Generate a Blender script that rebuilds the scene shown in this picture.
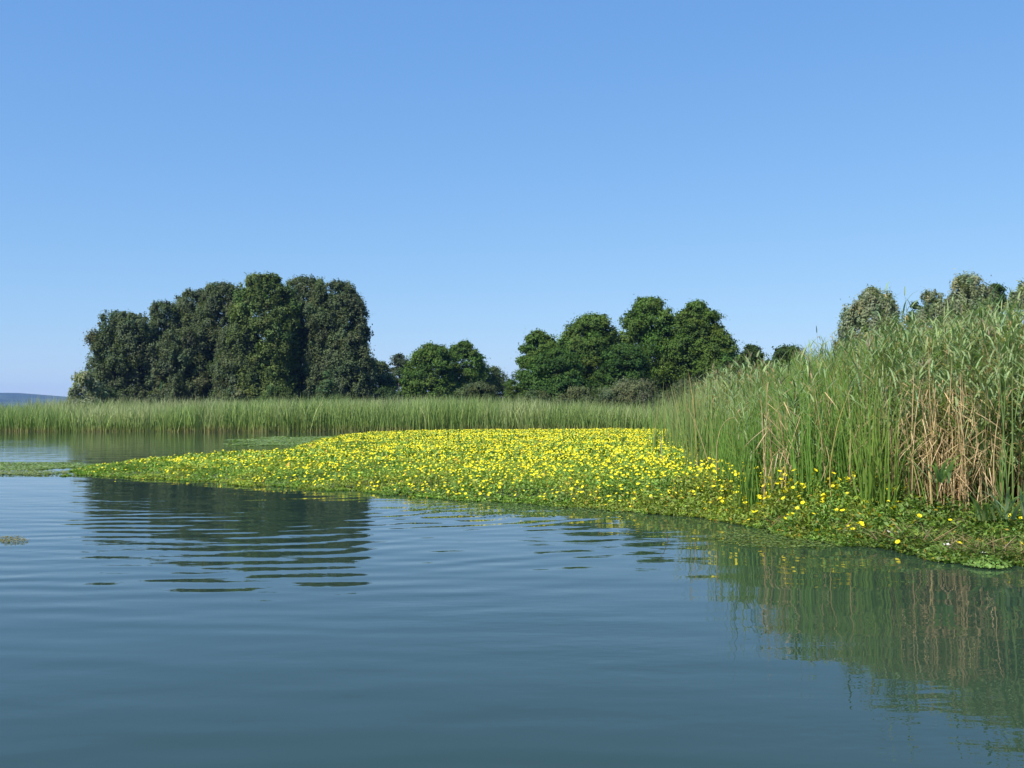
import bpy, math
import numpy as np
rng = np.random.default_rng(7)
C = bpy.context.scene.collection
for o in list(bpy.data.objects): bpy.data.objects.remove(o)
sc = bpy.context.scene
PI = math.pi
EYE, HOR, FPX = 1.6, 408.0, 1000.0

# ---------------------------------------------------------------- camera
cam = bpy.data.cameras.new('camera'); camo = bpy.data.objects.new('camera', cam); C.objects.link(camo)
cam.sensor_width = 36; cam.lens = 36 * FPX / 1024
cam.clip_start = 0.1; cam.clip_end = 20000
camo.location = (0, 0, EYE)
camo.rotation_euler = (math.radians(90) + math.atan((HOR - 384) / FPX), 0, 0)
sc.camera = camo

# ---------------------------------------------------------------- light
SUN_EL, SUN_AZ = math.radians(47), math.radians(-140)      # azimuth measured from +Y towards +X: behind and to the left
world = bpy.data.worlds.new('World'); sc.world = world; world.use_nodes = True
wn = world.node_tree.nodes; wl = world.node_tree.links
bg = wn['Background']
sky = wn.new('ShaderNodeTexSky'); sky.sky_type = 'NISHITA'; sky.sun_disc = False
sky.sun_elevation = SUN_EL; sky.sun_rotation = SUN_AZ
sky.altitude = 0; sky.air_density = 1.0; sky.dust_density = 0.1; sky.ozone_density = 2.0
hs = wn.new('ShaderNodeVectorMath'); hs.operation = 'MULTIPLY'; hs.inputs[1].default_value = (0.545, 0.73, 0.93)   # deeper blue than the model's
wl.new(sky.outputs['Color'], hs.inputs[0])
sx = wn.new('ShaderNodeSeparateXYZ'); cx = wn.new('ShaderNodeCombineXYZ'); wl.new(hs.outputs['Vector'], sx.inputs[0])
for ch, a_, p_ in ((0, 1.06, 0.76), (1, 1.47, 0.57), (2, 2.66, 0.34)):                  # softer rise towards the horizon
    pw = wn.new('ShaderNodeMath'); pw.operation = 'POWER'; pw.inputs[1].default_value = p_
    ml = wn.new('ShaderNodeMath'); ml.operation = 'MULTIPLY'; ml.inputs[1].default_value = a_
    wl.new(sx.outputs[ch], pw.inputs[0]); wl.new(pw.outputs[0], ml.inputs[0]); wl.new(ml.outputs[0], cx.inputs[ch])
wl.new(cx.outputs[0], bg.inputs['Color'])
bg.inputs['Strength'].default_value = 0.112
sd = bpy.data.lights.new('sun', 'SUN'); sd.energy = 4.8; sd.angle = math.radians(0.5); sd.color = (1.0, 0.95, 0.86)
so = bpy.data.objects.new('sun', sd); C.objects.link(so)
so.rotation_euler = (PI / 2 - SUN_EL, 0, PI - SUN_AZ)
so.location = (-20, -20, 40)
sc.view_settings.view_transform = 'Standard'; sc.view_settings.look = 'None'
sc.view_settings.exposure = 0.75; sc.view_settings.gamma = 1.0
sc.cycles.max_bounces = 8; sc.cycles.transparent_max_bounces = 8; sc.cycles.volume_bounces = 0
sc.cycles.use_denoising = True

# ---------------------------------------------------------------- helpers
def ground_at(px, d, z=0.0):
    return np.array([(px - 512) / FPX * d, d, z])
def h_at(y, d): return EYE + (HOR - y) / FPX * d
def tag(o, label=None, cat=None, group=None, kind=None):
    if label: o['label'] = label
    if cat: o['category'] = cat
    if group: o['group'] = group
    if kind: o['kind'] = kind
    return o
def empty(name, loc):
    o = bpy.data.objects.new(name, None); C.objects.link(o); o.location = tuple(float(v) for v in loc)
    o.empty_display_size = 0.2
    return o
def make_mesh(name, V, F, col=None, smooth=False):
    V = np.ascontiguousarray(V, dtype=np.float32); F = np.ascontiguousarray(F, dtype=np.int32)
    me = bpy.data.meshes.new(name); n, k = F.shape
    me.vertices.add(len(V)); me.vertices.foreach_set('co', V.ravel())
    me.loops.add(n * k); me.loops.foreach_set('vertex_index', F.ravel())
    me.polygons.add(n); me.polygons.foreach_set('loop_start', np.arange(0, n * k, k, dtype=np.int32))
    me.polygons.foreach_set('loop_total', np.full(n, k, dtype=np.int32))
    me.update(calc_edges=True)
    if smooth: me.polygons.foreach_set('use_smooth', np.ones(n, dtype=bool))
    if col is not None:
        a = me.attributes.new('col', 'FLOAT_COLOR', 'POINT')
        c = np.ones((len(V), 4), dtype=np.float32); c[:, :3] = col
        a.data.foreach_set('color', c.ravel())
    return me
def mk(name, V, F, mat, parent=None, col=None, smooth=False, loc=None):
    V = np.asarray(V, dtype=np.float64)
    if loc is not None: V = V - np.asarray(loc)
    me = make_mesh(name, V, F, col, smooth); me.materials.append(mat)
    o = bpy.data.objects.new(name, me); C.objects.link(o)
    if parent is not None: o.parent = parent
    elif loc is not None: o.location = tuple(float(v) for v in loc)
    return o
def join(parts):
    Vs, Fs, Cs, off = [], [], [], 0
    for V, F, c in parts:
        Vs.append(V); Fs.append(F + off); Cs.append(c); off += len(V)
    return np.concatenate(Vs), np.concatenate(Fs), np.concatenate(Cs)
def hash3(ix, iy, iz, seed):
    h = (ix * 374761393 + iy * 668265263 + iz * 2147483647 + seed * 974634777) & 0xFFFFFFFF
    h = ((h ^ (h >> 13)) * 1274126177) & 0xFFFFFFFF
    return ((h ^ (h >> 16)) & 0xFFFF) / 65535.0
def noise(x, y, z=0.0, seed=0):
    x = np.asarray(x, float); y = np.asarray(y, float); z = np.zeros_like(x) + z
    ix, iy, iz = [np.floor(v).astype(np.int64) for v in (x, y, z)]
    fx, fy, fz = x - ix, y - iy, z - iz
    fx, fy, fz = [f * f * (3 - 2 * f) for f in (fx, fy, fz)]
    r = 0
    for a in (0, 1):
        for b in (0, 1):
            for c in (0, 1):
                w = (fx if a else 1 - fx) * (fy if b else 1 - fy) * (fz if c else 1 - fz)
                r = r + w * hash3(ix + a, iy + b, iz + c, seed)
    return r                                                     # 0..1
def fbm(x, y, z=0.0, seed=0, oct=3):
    s, a, t = 0, 1, 0
    for k in range(oct):
        s = s + a * noise(np.asarray(x) * 2**k, np.asarray(y) * 2**k, z * 2**k, seed + k); t += a; a *= .5
    return s / t
def sdist(poly, X, Y):
    """signed distance to a polygon, positive inside"""
    P = np.asarray(poly, float); n = len(P)
    best = np.full(X.shape, 1e9); inside = np.zeros(X.shape, bool)
    for i in range(n):
        x1, y1 = P[i]; x2, y2 = P[(i + 1) % n]
        dx, dy = x2 - x1, y2 - y1
        t = np.clip(((X - x1) * dx + (Y - y1) * dy) / (dx * dx + dy * dy + 1e-9), 0, 1)
        best = np.minimum(best, np.hypot(X - x1 - t * dx, Y - y1 - t * dy))
        c = ((y1 > Y) != (y2 > Y)) & (X < (x2 - x1) * (Y - y1) / ((y2 - y1) if y2 != y1 else 1e-9) + x1)
        inside ^= c
    return np.where(inside, best, -best)
def norm(v): return v / (np.linalg.norm(v, axis=-1, keepdims=True) + 1e-9)

# ---------------------------------------------------------------- materials
def leaf_mat(name, rough=0.5, trans=0.3, spec=0.3, tcol=(1.0, 1.15, 0.45), vary=0.25, scale=3.0):
    m = bpy.data.materials.new(name); m.use_nodes = True; nt = m.node_tree; N = nt.nodes; L = nt.links
    p = N['Principled BSDF']; out = N['Material Output']
    a = N.new('ShaderNodeAttribute'); a.attribute_name = 'col'
    tc = N.new('ShaderNodeTexCoord')
    nz = N.new('ShaderNodeTexNoise'); nz.inputs['Scale'].default_value = scale; nz.inputs['Detail'].default_value = 3
    L.new(tc.outputs['Object'], nz.inputs['Vector'])
    mr = N.new('ShaderNodeMapRange'); mr.inputs['From Min'].default_value = 0.3; mr.inputs['From Max'].default_value = 0.7
    mr.inputs['To Min'].default_value = 1 - vary; mr.inputs['To Max'].default_value = 1 + vary
    L.new(nz.outputs['Fac'], mr.inputs['Value'])
    vm = N.new('ShaderNodeVectorMath'); vm.operation = 'SCALE'
    L.new(a.outputs['Color'], vm.inputs[0]); L.new(mr.outputs['Result'], vm.inputs['Scale'])
    L.new(vm.outputs['Vector'], p.inputs['Base Color'])
    p.inputs['Roughness'].default_value = rough; p.inputs['Specular IOR Level'].default_value = spec
    if trans > 0:
        tr = N.new('ShaderNodeBsdfTranslucent'); vt = N.new('ShaderNodeVectorMath'); vt.operation = 'MULTIPLY'
        L.new(vm.outputs['Vector'], vt.inputs[0]); vt.inputs[1].default_value = tcol
        L.new(vt.outputs['Vector'], tr.inputs['Color'])
        mx = N.new('ShaderNodeMixShader'); mx.inputs['Fac'].default_value = trans
        L.new(p.outputs['BSDF'], mx.inputs[1]); L.new(tr.outputs['BSDF'], mx.inputs[2]); L.new(mx.outputs['Shader'], out.inputs['Surface'])
    return m
def plain_mat(name, c1, c2, scale=4.0, rough=0.8, bump=0.0, detail=5):
    m = bpy.data.materials.new(name); m.use_nodes = True; nt = m.node_tree; N = nt.nodes; L = nt.links
    p = N['Principled BSDF']; tc = N.new('ShaderNodeTexCoord')
    nz = N.new('ShaderNodeTexNoise'); nz.inputs['Scale'].default_value = scale; nz.inputs['Detail'].default_value = detail
    L.new(tc.outputs['Object'], nz.inputs['Vector'])
    cr = N.new('ShaderNodeValToRGB'); cr.color_ramp.elements[0].position = 0.35; cr.color_ramp.elements[1].position = 0.65
    cr.color_ramp.elements[0].color = (*c1, 1); cr.color_ramp.elements[1].color = (*c2, 1)
    L.new(nz.outputs['Fac'], cr.inputs['Fac']); L.new(cr.outputs['Color'], p.inputs['Base Color'])
    p.inputs['Roughness'].default_value = rough
    if bump:
        b = N.new('ShaderNodeBump'); b.inputs['Distance'].default_value = bump
        L.new(nz.outputs['Fac'], b.inputs['Height']); L.new(b.outputs['Normal'], p.inputs['Normal'])
    return m
M_tree = leaf_mat('tree_foliage', 0.75, 0.36, 0.10, scale=0.5, vary=0.28)
M_reed = leaf_mat('reed_blades', 0.5, 0.36, 0.2, scale=2.0, vary=0.15)
M_mat = leaf_mat('water_primrose_leaves', 0.5, 0.32, 0.25, scale=1.2, vary=0.2)
M_petal = leaf_mat('yellow_petals', 0.5, 0.3, 0.2, tcol=(1, 0.95, 0.4), scale=6, vary=0.06)
M_white = leaf_mat('white_petals', 0.5, 0.2, 0.2, tcol=(1, 1, 1), scale=6, vary=0.06)
M_bark = plain_mat('grey_bark', (0.10, 0.085, 0.065), (0.22, 0.20, 0.17), 3.0, 0.9, 0.03)
M_palebark = plain_mat('pale_bark', (0.28, 0.26, 0.22), (0.50, 0.48, 0.42), 2.0, 0.85, 0.02)
M_ground = plain_mat('marsh_soil', (0.035, 0.045, 0.018), (0.07, 0.085, 0.03), 0.6, 0.95, 0.05)
M_under = plain_mat('tangled_stems', (0.02, 0.034, 0.010), (0.07, 0.10, 0.022), 14.0, 0.85, 0.05)
M_hill = plain_mat('forested_hill', (0.008, 0.02, 0.012), (0.045, 0.07, 0.03), 0.02, 0.95, 0)

# water: opaque murky lake with gentle rings spreading from open water and wind ripple
def water_mat():
    m = bpy.data.materials.new('lake_water'); m.use_nodes = True; nt = m.node_tree; N = nt.nodes; L = nt.links
    p = N['Principled BSDF']
    p.inputs['Base Color'].default_value = (0.019, 0.038, 0.026, 1)
    p.inputs['Roughness'].default_value = 0.02; p.inputs['IOR'].default_value = 1.33
    tc = N.new('ShaderNodeTexCoord')
    def mth(op, a, b=None):
        n = N.new('ShaderNodeMath'); n.operation = op
        for i, v in enumerate((a, b)):
            if v is None: continue
            if isinstance(v, (int, float)): n.inputs[i].default_value = v
            else: L.new(v, n.inputs[i])
        return n.outputs[0]
    def nz(scale, detail=2.0, sx=1, sy=1, rot=0, dist=0.0, rough=0.5):
        mp = N.new('ShaderNodeMapping'); mp.inputs['Scale'].default_value = (sx, sy, 1); mp.inputs['Rotation'].default_value = (0, 0, rot)
        L.new(tc.outputs['Object'], mp.inputs['Vector'])
        n = N.new('ShaderNodeTexNoise'); n.inputs['Scale'].default_value = scale; n.inputs['Detail'].default_value = detail
        n.inputs['Distortion'].default_value = dist; n.inputs['Roughness'].default_value = rough
        L.new(mp.outputs['Vector'], n.inputs['Vector']); return n.outputs['Fac']
    def rings(cx, cy, k, wob, wscale, det=3.0):
        sub = N.new('ShaderNodeVectorMath'); sub.operation = 'SUBTRACT'; sub.inputs[1].default_value = (cx, cy, 0)
        L.new(tc.outputs['Object'], sub.inputs[0])
        ln = N.new('ShaderNodeVectorMath'); ln.operation = 'LENGTH'; L.new(sub.outputs['Vector'], ln.inputs[0])
        ph = mth('ADD', mth('MULTIPLY', ln.outputs['Value'], k), mth('MULTIPLY', nz(wscale, det), wob))
        return mth('SINE', ph)
    def ramp(v, a, b):
        r = N.new('ShaderNodeMapRange'); r.interpolation_type = 'SMOOTHSTEP'
        r.inputs['From Min'].default_value = a; r.inputs['From Max'].default_value = b; L.new(v, r.inputs['Value']); return r.outputs['Result']
    sep = N.new('ShaderNodeSeparateXYZ'); L.new(tc.outputs['Object'], sep.inputs[0])
    left = ramp(sep.outputs['X'], 3.0, -1.0)                      # rings die out towards the sheltered reeds
    patch = ramp(nz(0.45, 2), 0.36, 0.64)
    r1 = mth('MULTIPLY', rings(-6.5, 24, 11.5, 16.0, 0.30), mth('MULTIPLY', mth('ADD', mth('MULTIPLY', left, 0.0014), 0.0002), mth('ADD', patch, 0.25)))
    dist = N.new('ShaderNodeVectorMath'); dist.operation = 'LENGTH'; L.new(tc.outputs['Object'], dist.inputs[0])
    near = ramp(dist.outputs['Value'], 22.0, 11.0); vnear = ramp(dist.outputs['Value'], 7.0, 10.5)
    r1 = mth('MULTIPLY', r1, mth('MULTIPLY', mth('ADD', near, 0.12), mth('ADD', vnear, 0.25)))
    r2 = mth('ADD', mth('MULTIPLY', rings(9, 40, 6.5, 8.0, 0.25), 0.0009), mth('MULTIPLY', mth('MULTIPLY', rings(-1, 27, 15.5, 12.0, 0.4), left), mth('MULTIPLY', near, 0.0005)))
    swell = mth('MULTIPLY', nz(0.8, 2, 0.6, 1.3, 0.2), 0.012)
    far = N.new('ShaderNodeVectorMath'); far.operation = 'LENGTH'; L.new(tc.outputs['Object'], far.inputs[0])
    faramp = mth('MULTIPLY', ramp(far.outputs['Value'], 26.0, 42.0), 0.0028)
    fine = mth('MULTIPLY', nz(5.0, 2, 0.6, 1.3, -0.1), mth('ADD', faramp, mth('ADD', mth('MULTIPLY', ramp(nz(0.22, 3), 0.42, 0.66), 0.0022), 0.0009)))
    h = mth('ADD', mth('ADD', r1, r2), mth('ADD', swell, fine))
    b = N.new('ShaderNodeBump'); b.inputs['Strength'].default_value = 1.0; b.inputs['Distance'].default_value = 1.0
    L.new(h, b.inputs['Height']); L.new(b.outputs['Normal'], p.inputs['Normal'])
    return m
M_water = water_mat()

# ---------------------------------------------------------------- setting
BIG = 3400
def sheet(name, xs, ys, zf, mat, smooth=True):
    X, Y = np.meshgrid(xs, ys); Z = zf(X, Y)
    V = np.stack([X.ravel(), Y.ravel(), Z.ravel()], 1); nx, ny = len(xs), len(ys)
    i = np.arange(nx - 1); j = np.arange(ny - 1); I, J = np.meshgrid(i, j); a = (J * nx + I).ravel()
    F = np.stack([a, a + 1, a + nx + 1, a + nx], 1)
    o = mk(name, V, F, mat, smooth=smooth); tag(o, kind='structure'); return o
o = sheet('water', np.array([-BIG, 0, BIG]), np.array([-60, 200, BIG]), lambda X, Y: X * 0, M_water, False)

# far reed front line, right stand front line (pixel, distance)
stand_front = [(692, 62), (684, 50), (682, 38), (690, 28), (708, 20.5), (724, 16.5), (745, 14.6), (800, 13.7), (870, 13.3), (940, 12.7), (1000, 12.0), (1100, 11.2), (1300, 10.5)]
SF = [tuple(ground_at(*q)[:2]) for q in stand_front]
land_poly = [(-46, 69), (-20, 68.5), (0, 68), (8, 67)] + [(x + 0.8, y + 1.0) for x, y in SF] + [(30, 5), (BIG, 0), (BIG, BIG), (-700, BIG), (-420, 900), (-150, 260), (-75, 110), (-58, 78)]
def st(v, p=2.0): return np.sign(v) * np.abs(v) ** p
gx = st(np.linspace(-1, 1, 261), 3) * BIG
gy = np.concatenate([np.linspace(-60, 8, 6)[:-1], 8 + np.linspace(0, 1, 240) ** 2.6 * (BIG - 8)])
def ground_z(X, Y):
    s = sdist(land_poly, X, Y)
    z = np.clip(s, -3, 2) * 0.25
    return np.where(s > 0, 0.02 + 0.12 * np.clip(s, 0, 1), -0.15 + z) + 0.04 * np.sin(X * .7) * np.sin(Y * .6) * (s > 1)
sheet('ground', gx, gy, ground_z, M_ground)

# hills far across the lake
def hills():
    xs = np.linspace(-3000, 3000, 160); ys = np.linspace(2500, 3350, 24)
    pxv = lambda X: 512 + X / 2850 * 1000
    def zf(X, Y):
        px = pxv(X)
        ridge = np.interp(px, [-500, -200, -60, 0, 25, 45, 66, 120, 300, 520, 800, 1500], [30, 36, 44, 46, 42, 38, 28, 40, 26, 24, 40, 60])
        ridge = ridge + 5 * (fbm(X / 160, Y * 0, 0, 3) - .5) + 1.6 * (fbm(X / 22, Y / 22, 0, 9) - .5)
        prof = np.sin(np.clip((Y - 2500) / 850, 0, 1) * PI) ** 0.8
        return -0.5 + ridge * prof
    sheet('hills', xs, ys, zf, M_hill)
hills()

# ---------------------------------------------------------------- trees
def tube(points, radii, sides=7):
    P = np.asarray(points, float); n = len(P); R = np.asarray(radii, float)
    T = np.gradient(P, axis=0); T = norm(T)
    ref = np.array([0.3, 0.9, 0.1]); A = norm(np.cross(T, ref)); B = np.cross(T, A)
    th = np.linspace(0, 2 * PI, sides, endpoint=False)
    V = (P[:, None] + R[:, None, None] * (np.cos(th)[None, :, None] * A[:, None] + np.sin(th)[None, :, None] * B[:, None])).reshape(-1, 3)
    F = []
    for i in range(n - 1):
        for k in range(sides):
            a = i * sides + k; b = i * sides + (k + 1) % sides
            F.append((a, b, b + sides, a + sides))
    return V, np.array(F), np.tile([0.3, 0.3, 0.3], (len(V), 1))
def leaf_quads(P, Nrm, size, R, aspect=1.7, col=None):
    """folded diamond leaves at P facing roughly Nrm"""
    n = len(P); Nrm = norm(Nrm); t = norm(np.cross(Nrm, R.normal(size=(n, 3)))); b = np.cross(Nrm, t)
    s = size[:, None] if np.ndim(size) else size
    V = np.empty((n, 4, 3)); V[:, 0] = P - t * s * aspect * .5; V[:, 1] = P + b * s * .45 + Nrm * s * .12
    V[:, 2] = P + t * s * aspect * .5 - Nrm * s * .1; V[:, 3] = P - b * s * .45 + Nrm * s * .12
    F = np.arange(n * 4).reshape(n, 4)
    return V.reshape(-1, 3), F, np.repeat(col, 4, axis=0) if col is not None else None
def crown_profile(t, style):
    if style == 'poplar': return np.interp(t, [0, .12, .35, .6, .8, .93, 1], [.92, 1.0, 1.0, .97, .84, .66, .32])
    if style == 'round': return np.interp(t, [0, .15, .4, .65, .85, 1], [.72, .95, 1.0, .9, .62, .12])
    if style == 'willow': return np.interp(t, [0, .15, .45, .7, .88, 1], [.8, 1.0, 1.0, .86, .6, .15])
    return np.interp(t, [0, .3, .7, 1], [1, 1, .75, .15])
def tree(name, label, cat, px, d, top, half_px, style, colour, group=None, leaf=0.2, dens=1.0, base_z=0.5, seed=0, clump=1.0, bark=None, depth=1.0, lean=0.0, trunk_show=False):
    R = np.random.default_rng(seed * 131 + 17)
    X, Y = (px - 512) / FPX * d, d
    half_px = half_px * {'poplar': 1.25, 'round': 1.2, 'willow': 1.12}.get(style, 1.0); leaf = leaf * .72
    H = h_at(top, d); W = half_px / FPX * d
    root = empty(name, (X, Y, 0)); tag(root, label, cat, group)
    CH = H - base_z                                              # crown height
    # leaf clumps spread through an irregular crown
    vol = CH * W * W * depth
    r_mean = clump * (0.42 + 0.075 * min(W, 5))
    n = int(np.clip(4.6 * vol * dens / (4.2 * r_mean ** 3), 40, 1300))
    cs = []
    k = 0
    while len(cs) < n and k < n * 40:
        k += 1
        t = R.random() ** 0.85; r = crown_profile(t, style); a = R.random() * 2 * PI
        lump = (0.8 + 0.3 * R.random() if style == 'willow' else 0.62) + (0.1 if style == 'willow' else 0.66) * fbm(np.array([math.cos(a) * 1.6 + 5]), np.array([math.sin(a) * 1.6 + 5]), t * CH / max(W, 1) * 1.3, seed, 2)[0]
        q = math.sqrt(R.random()) * .85 if R.random() < .45 else R.uniform(.7, .98)
        rr = W * r * q * lump
        c = np.array([math.cos(a) * rr + lean * t * W, math.sin(a) * rr * depth, base_z + t * CH])
        rad = r_mean * (0.5 + 1.1 * R.random() ** 1.7)
        rad *= 0.55 + 0.45 * (1 - t ** 3)
        c[2] = min(c[2], H - rad * 0.75)
        cs.append((c, rad, q))
    Ps, Ns, Cs, Ss = [], [], [], []
    per = 10.5 / (leaf ** 2 * 0.8)
    for c, rad, q in cs:
        m = int(per * rad ** 2 * (.55 if q < .5 else 1.0)) + 20
        K = int(7 + 16 * rad ** 2 / .8)                          # twig sprays on the clump
        uk = norm(R.normal(size=(K, 3))); uk[:, 2] = np.where(uk[:, 2] < -.3, -uk[:, 2] * .6, uk[:, 2]); uk = norm(uk)
        rk = rad * R.uniform(.35, 1.12, (K, 1)); pr = rad * R.uniform(.14, .34, K)
        ki = R.integers(0, K, m); off = R.normal(size=(m, 3)) * pr[ki][:, None] * .75
        stretch = {'poplar': np.array([.85, .85, 1.4]), 'willow': np.array([1, 1, 1.0])}.get(style, np.array([1.1, 1.1, 1.0]))
        if style == 'willow': off *= np.array([.6, .6, 1.5])
        elif style == 'poplar': off *= np.array([.8, .8, 1.2])
        else: off *= np.array([1.05, 1.05, .85])
        P = c + (uk * rk)[ki] * stretch + off * (1 + 1.1 * (R.random((m, 1)) < .22)); u = uk[ki]
        if style == 'willow': P[:, 2] -= R.random(m) ** 2 * rad * .5
        nn = u * .85 + norm(off) * .4 + R.normal(size=(m, 3)) * .45 + np.array([0, 0, .3])
        shade = R.uniform(.82, 1.2)
        base = np.asarray(colour) * shade
        hue = np.array([1 + R.normal() * .08, 1, 1 + R.normal() * .1])
        cc = base * hue * (1 + R.normal(size=(m, 1)) * .10)
        Ps.append(P); Ns.append(nn); Cs.append(np.clip(cc, .004, 1)); Ss.append(leaf * R.uniform(.6, 1.25, m))
    P = np.concatenate(Ps)
    keep = (P[:, 2] > 0.1) & (P[:, 2] < H + .45)
    V, F, c = leaf_quads(P[keep], np.concatenate(Ns)[keep], np.concatenate(Ss)[keep], R, 1.6 if style != 'willow' else 2.6, np.concatenate(Cs)[keep])
    mk('crown', V, F, M_tree, root, c)
    # trunk and limbs
    tr = max(0.07, 0.022 * H)
    zs = np.linspace(-0.2, base_z + CH * .82, 7)
    wob = np.cumsum(R.normal(size=(7, 2)) * .035 * W, axis=0); wob[0] = 0
    tp = np.stack([wob[:, 0] + lean * W * (zs - zs[0]) / H, wob[:, 1], zs], 1)
    parts = [tube(tp, tr * np.linspace(1.15, .18, 7))]
    idx = R.choice(len(cs), size=min(len(cs), 10 if H > 4 else 6), replace=False)
    for i in idx:
        c0, rad, q = cs[i]
        tz = min(max(c0[2] - np.hypot(c0[0], c0[1]) * .9, base_z * .6 + .2), zs[-1] - .1)
        s = np.array([np.interp(tz, zs, tp[:, 0]), np.interp(tz, zs, tp[:, 1]), tz])
        mid = (s + c0) / 2 + np.array([0, 0, -.06 * CH * R.random()]); r0 = tr * .42 * (1 - .6 * tz / H)
        tt = np.linspace(0, 1, 5)[:, None]; pts = s * (1 - tt) ** 2 + 2 * mid * tt * (1 - tt) + c0 * tt ** 2
        parts.append(tube(pts, r0 * np.linspace(1, .2, 5), 5))
    V, F, c = join(parts)
    mk('trunk', V, F, bark or M_bark, root, None, True)
    return root

POP = (0.100, 0.128, 0.064); POPG = (0.108, 0.150, 0.046); OAK = (0.080, 0.135, 0.028); DARK = (0.045, 0.078, 0.022)
WIL = (0.22, 0.255, 0.15); HAZ = (0.080, 0.112, 0.046)
g1 = 'tall trees of the dark grove on the left'
tree('poplar_tree', 'broad dark tree at the left end of the tall grove, lower than the rest', 'tree', 125, 108, 314, 28, 'poplar', POP, g1, seed=1)
tree('poplar_tree', 'narrow tree with a small pointed top, second from the left in the grove', 'tree', 163, 112, 303, 17, 'poplar', POP, g1, seed=2)
tree('poplar_tree', 'dark grove tree just right of the narrow pointed one', 'tree', 192, 114, 292, 22, 'poplar', POP, g1, seed=3)
tree('poplar_tree', 'dark grey green grove tree left of the tallest rounded crown', 'tree', 222, 112, 285, 24, 'poplar', POP, g1, seed=4)
tree('poplar_tree', 'tallest and greenest tree in the middle of the grove', 'tree', 264, 106, 276, 28, 'poplar', POPG, g1, seed=5, leaf=.21)
tree('poplar_tree', 'tall tree with ragged top, just right of the tallest crown', 'tree', 304, 112, 279, 27, 'poplar', POP, g1, seed=6)
tree('poplar_tree', 'tall tree with bulging side closing the right end of the grove', 'tree', 336, 108, 283, 28, 'poplar', POP, g1, seed=7)
tree('small_tree', 'short dark tree filling the foot of the grove at its right end', 'tree', 348, 106, 334, 20, 'poplar', POP, g1, seed=8)
tree('small_tree', 'short dark tree below the pointed crown at the foot of the grove', 'tree', 180, 108, 330, 22, 'poplar', POP, g1, seed=9)
tree('small_tree', 'short dark tree at the foot of the tallest grove tree', 'tree', 240, 105, 328, 22, 'poplar', POP, g1, seed=10)
tree('willow_bush', 'pale rounded willow bush at the far left end of the grove', 'bush', 85, 88, 373, 15, 'willow', WIL, None, leaf=.15, base_z=.2, seed=11)
tree('willow_bush', 'pale low bush just right of the leftmost willow bush', 'bush', 104, 90, 388, 13, 'willow', (.09, .12, .055), None, leaf=.14, base_z=.2, seed=12)
tree('bush', 'small green bush at the foot of the tallest grove tree, above the reeds', 'bush', 277, 88, 387, 17, 'bush', (.07, .11, .035), None, leaf=.14, base_z=.2, seed=13)
tree('sapling', 'light green sapling in front of the right half of the grove', 'tree', 326, 90, 372, 10, 'round', (.08, .13, .055), None, leaf=.14, base_z=.2, seed=14)
# pale bare trunk seen in the grove
g2 = 'low trees in the gap between the two groves'
tree('tree', 'hazy green tree just right of the tall grove', 'tree', 377, 118, 361, 18, 'round', HAZ, g2, leaf=.22, seed=20)
tree('tree', 'thin greyish tree behind, left of the dark round tree in the gap', 'tree', 399, 128, 354, 12, 'round', (.07, .095, .05), g2, leaf=.22, seed=21, dens=.7)
tree('tree', 'dark round tree in the middle of the gap between groves', 'tree', 431, 104, 345, 25, 'round', OAK, g2, leaf=.2, seed=22)
tree('tree', 'bright topped tree right of the dark round tree in the gap', 'tree', 464, 108, 342, 20, 'round', OAK, g2, leaf=.2, seed=23)
tree('tree', 'low ragged tree with thin twigs at the right end of the gap', 'tree', 490, 112, 368, 20, 'round', HAZ, g2, leaf=.2, dens=.7, seed=24)
tree('bush', 'greyish rounded bush in front of the trees in the gap', 'bush', 478, 84, 383, 24, 'bush', (.085, .11, .05), None, leaf=.13, base_z=.2, seed=25)
tree('bush', 'small light green bush left of the middle grove', 'bush', 512, 84, 380, 9, 'bush', (.09, .15, .035), None, leaf=.13, base_z=.2, seed=26)
tree('bush', 'low green bush under the hazy tree beside the tall grove', 'bush', 388, 88, 388, 16, 'bush', (.06, .10, .035), None, leaf=.13, base_z=.2, seed=27)
g3 = 'leafy trees of the middle grove'
tree('broadleaf_tree', 'green tree with rounded crown at the left end of the middle grove', 'tree', 539, 92, 332, 22, 'round', OAK, g3, leaf=.19, seed=30)
tree('broadleaf_tree', 'shorter tree standing in front at the left of the middle grove', 'tree', 556, 84, 350, 24, 'round', (.055, .108, .024), g3, leaf=.18, seed=31)
tree('broadleaf_tree', 'flat topped green tree second from the left in the middle grove', 'tree', 592, 90, 316, 33, 'round', OAK, g3, leaf=.19, seed=32)
tree('broadleaf_tree', 'tallest dark green tree of the middle grove', 'tree', 650, 90, 298, 31, 'round', OAK, g3, leaf=.19, seed=33)
tree('broadleaf_tree', 'dark green tree at the right end of the middle grove', 'tree', 698, 88, 303, 32, 'round', OAK, g3, leaf=.19, seed=34)
tree('broadleaf_tree', 'low spreading tree sloping down at the far right of the middle grove', 'tree', 722, 86, 335, 20, 'round', OAK, g3, leaf=.19, seed=35)
tree('broadleaf_tree', 'lower green tree in front of the tallest one in the middle grove', 'tree', 625, 84, 346, 24, 'round', (.05, .098, .022), g3, leaf=.18, seed=36)
tree('bush', 'low olive bush at the left foot of the middle grove', 'bush', 578, 78, 388, 24, 'bush', (.105, .13, .06), None, leaf=.13, base_z=.2, seed=39)
tree('bush', 'low olive bush right of the gap between groves', 'bush', 540, 80, 391, 20, 'bush', (.10, .135, .055), None, leaf=.13, base_z=.2, seed=44)
tree('bush', 'long grey green bush in front of the middle grove', 'bush', 634, 74, 382, 40, 'bush', (.115, .135, .07), None, leaf=.12, base_z=.2, seed=37)
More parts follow.
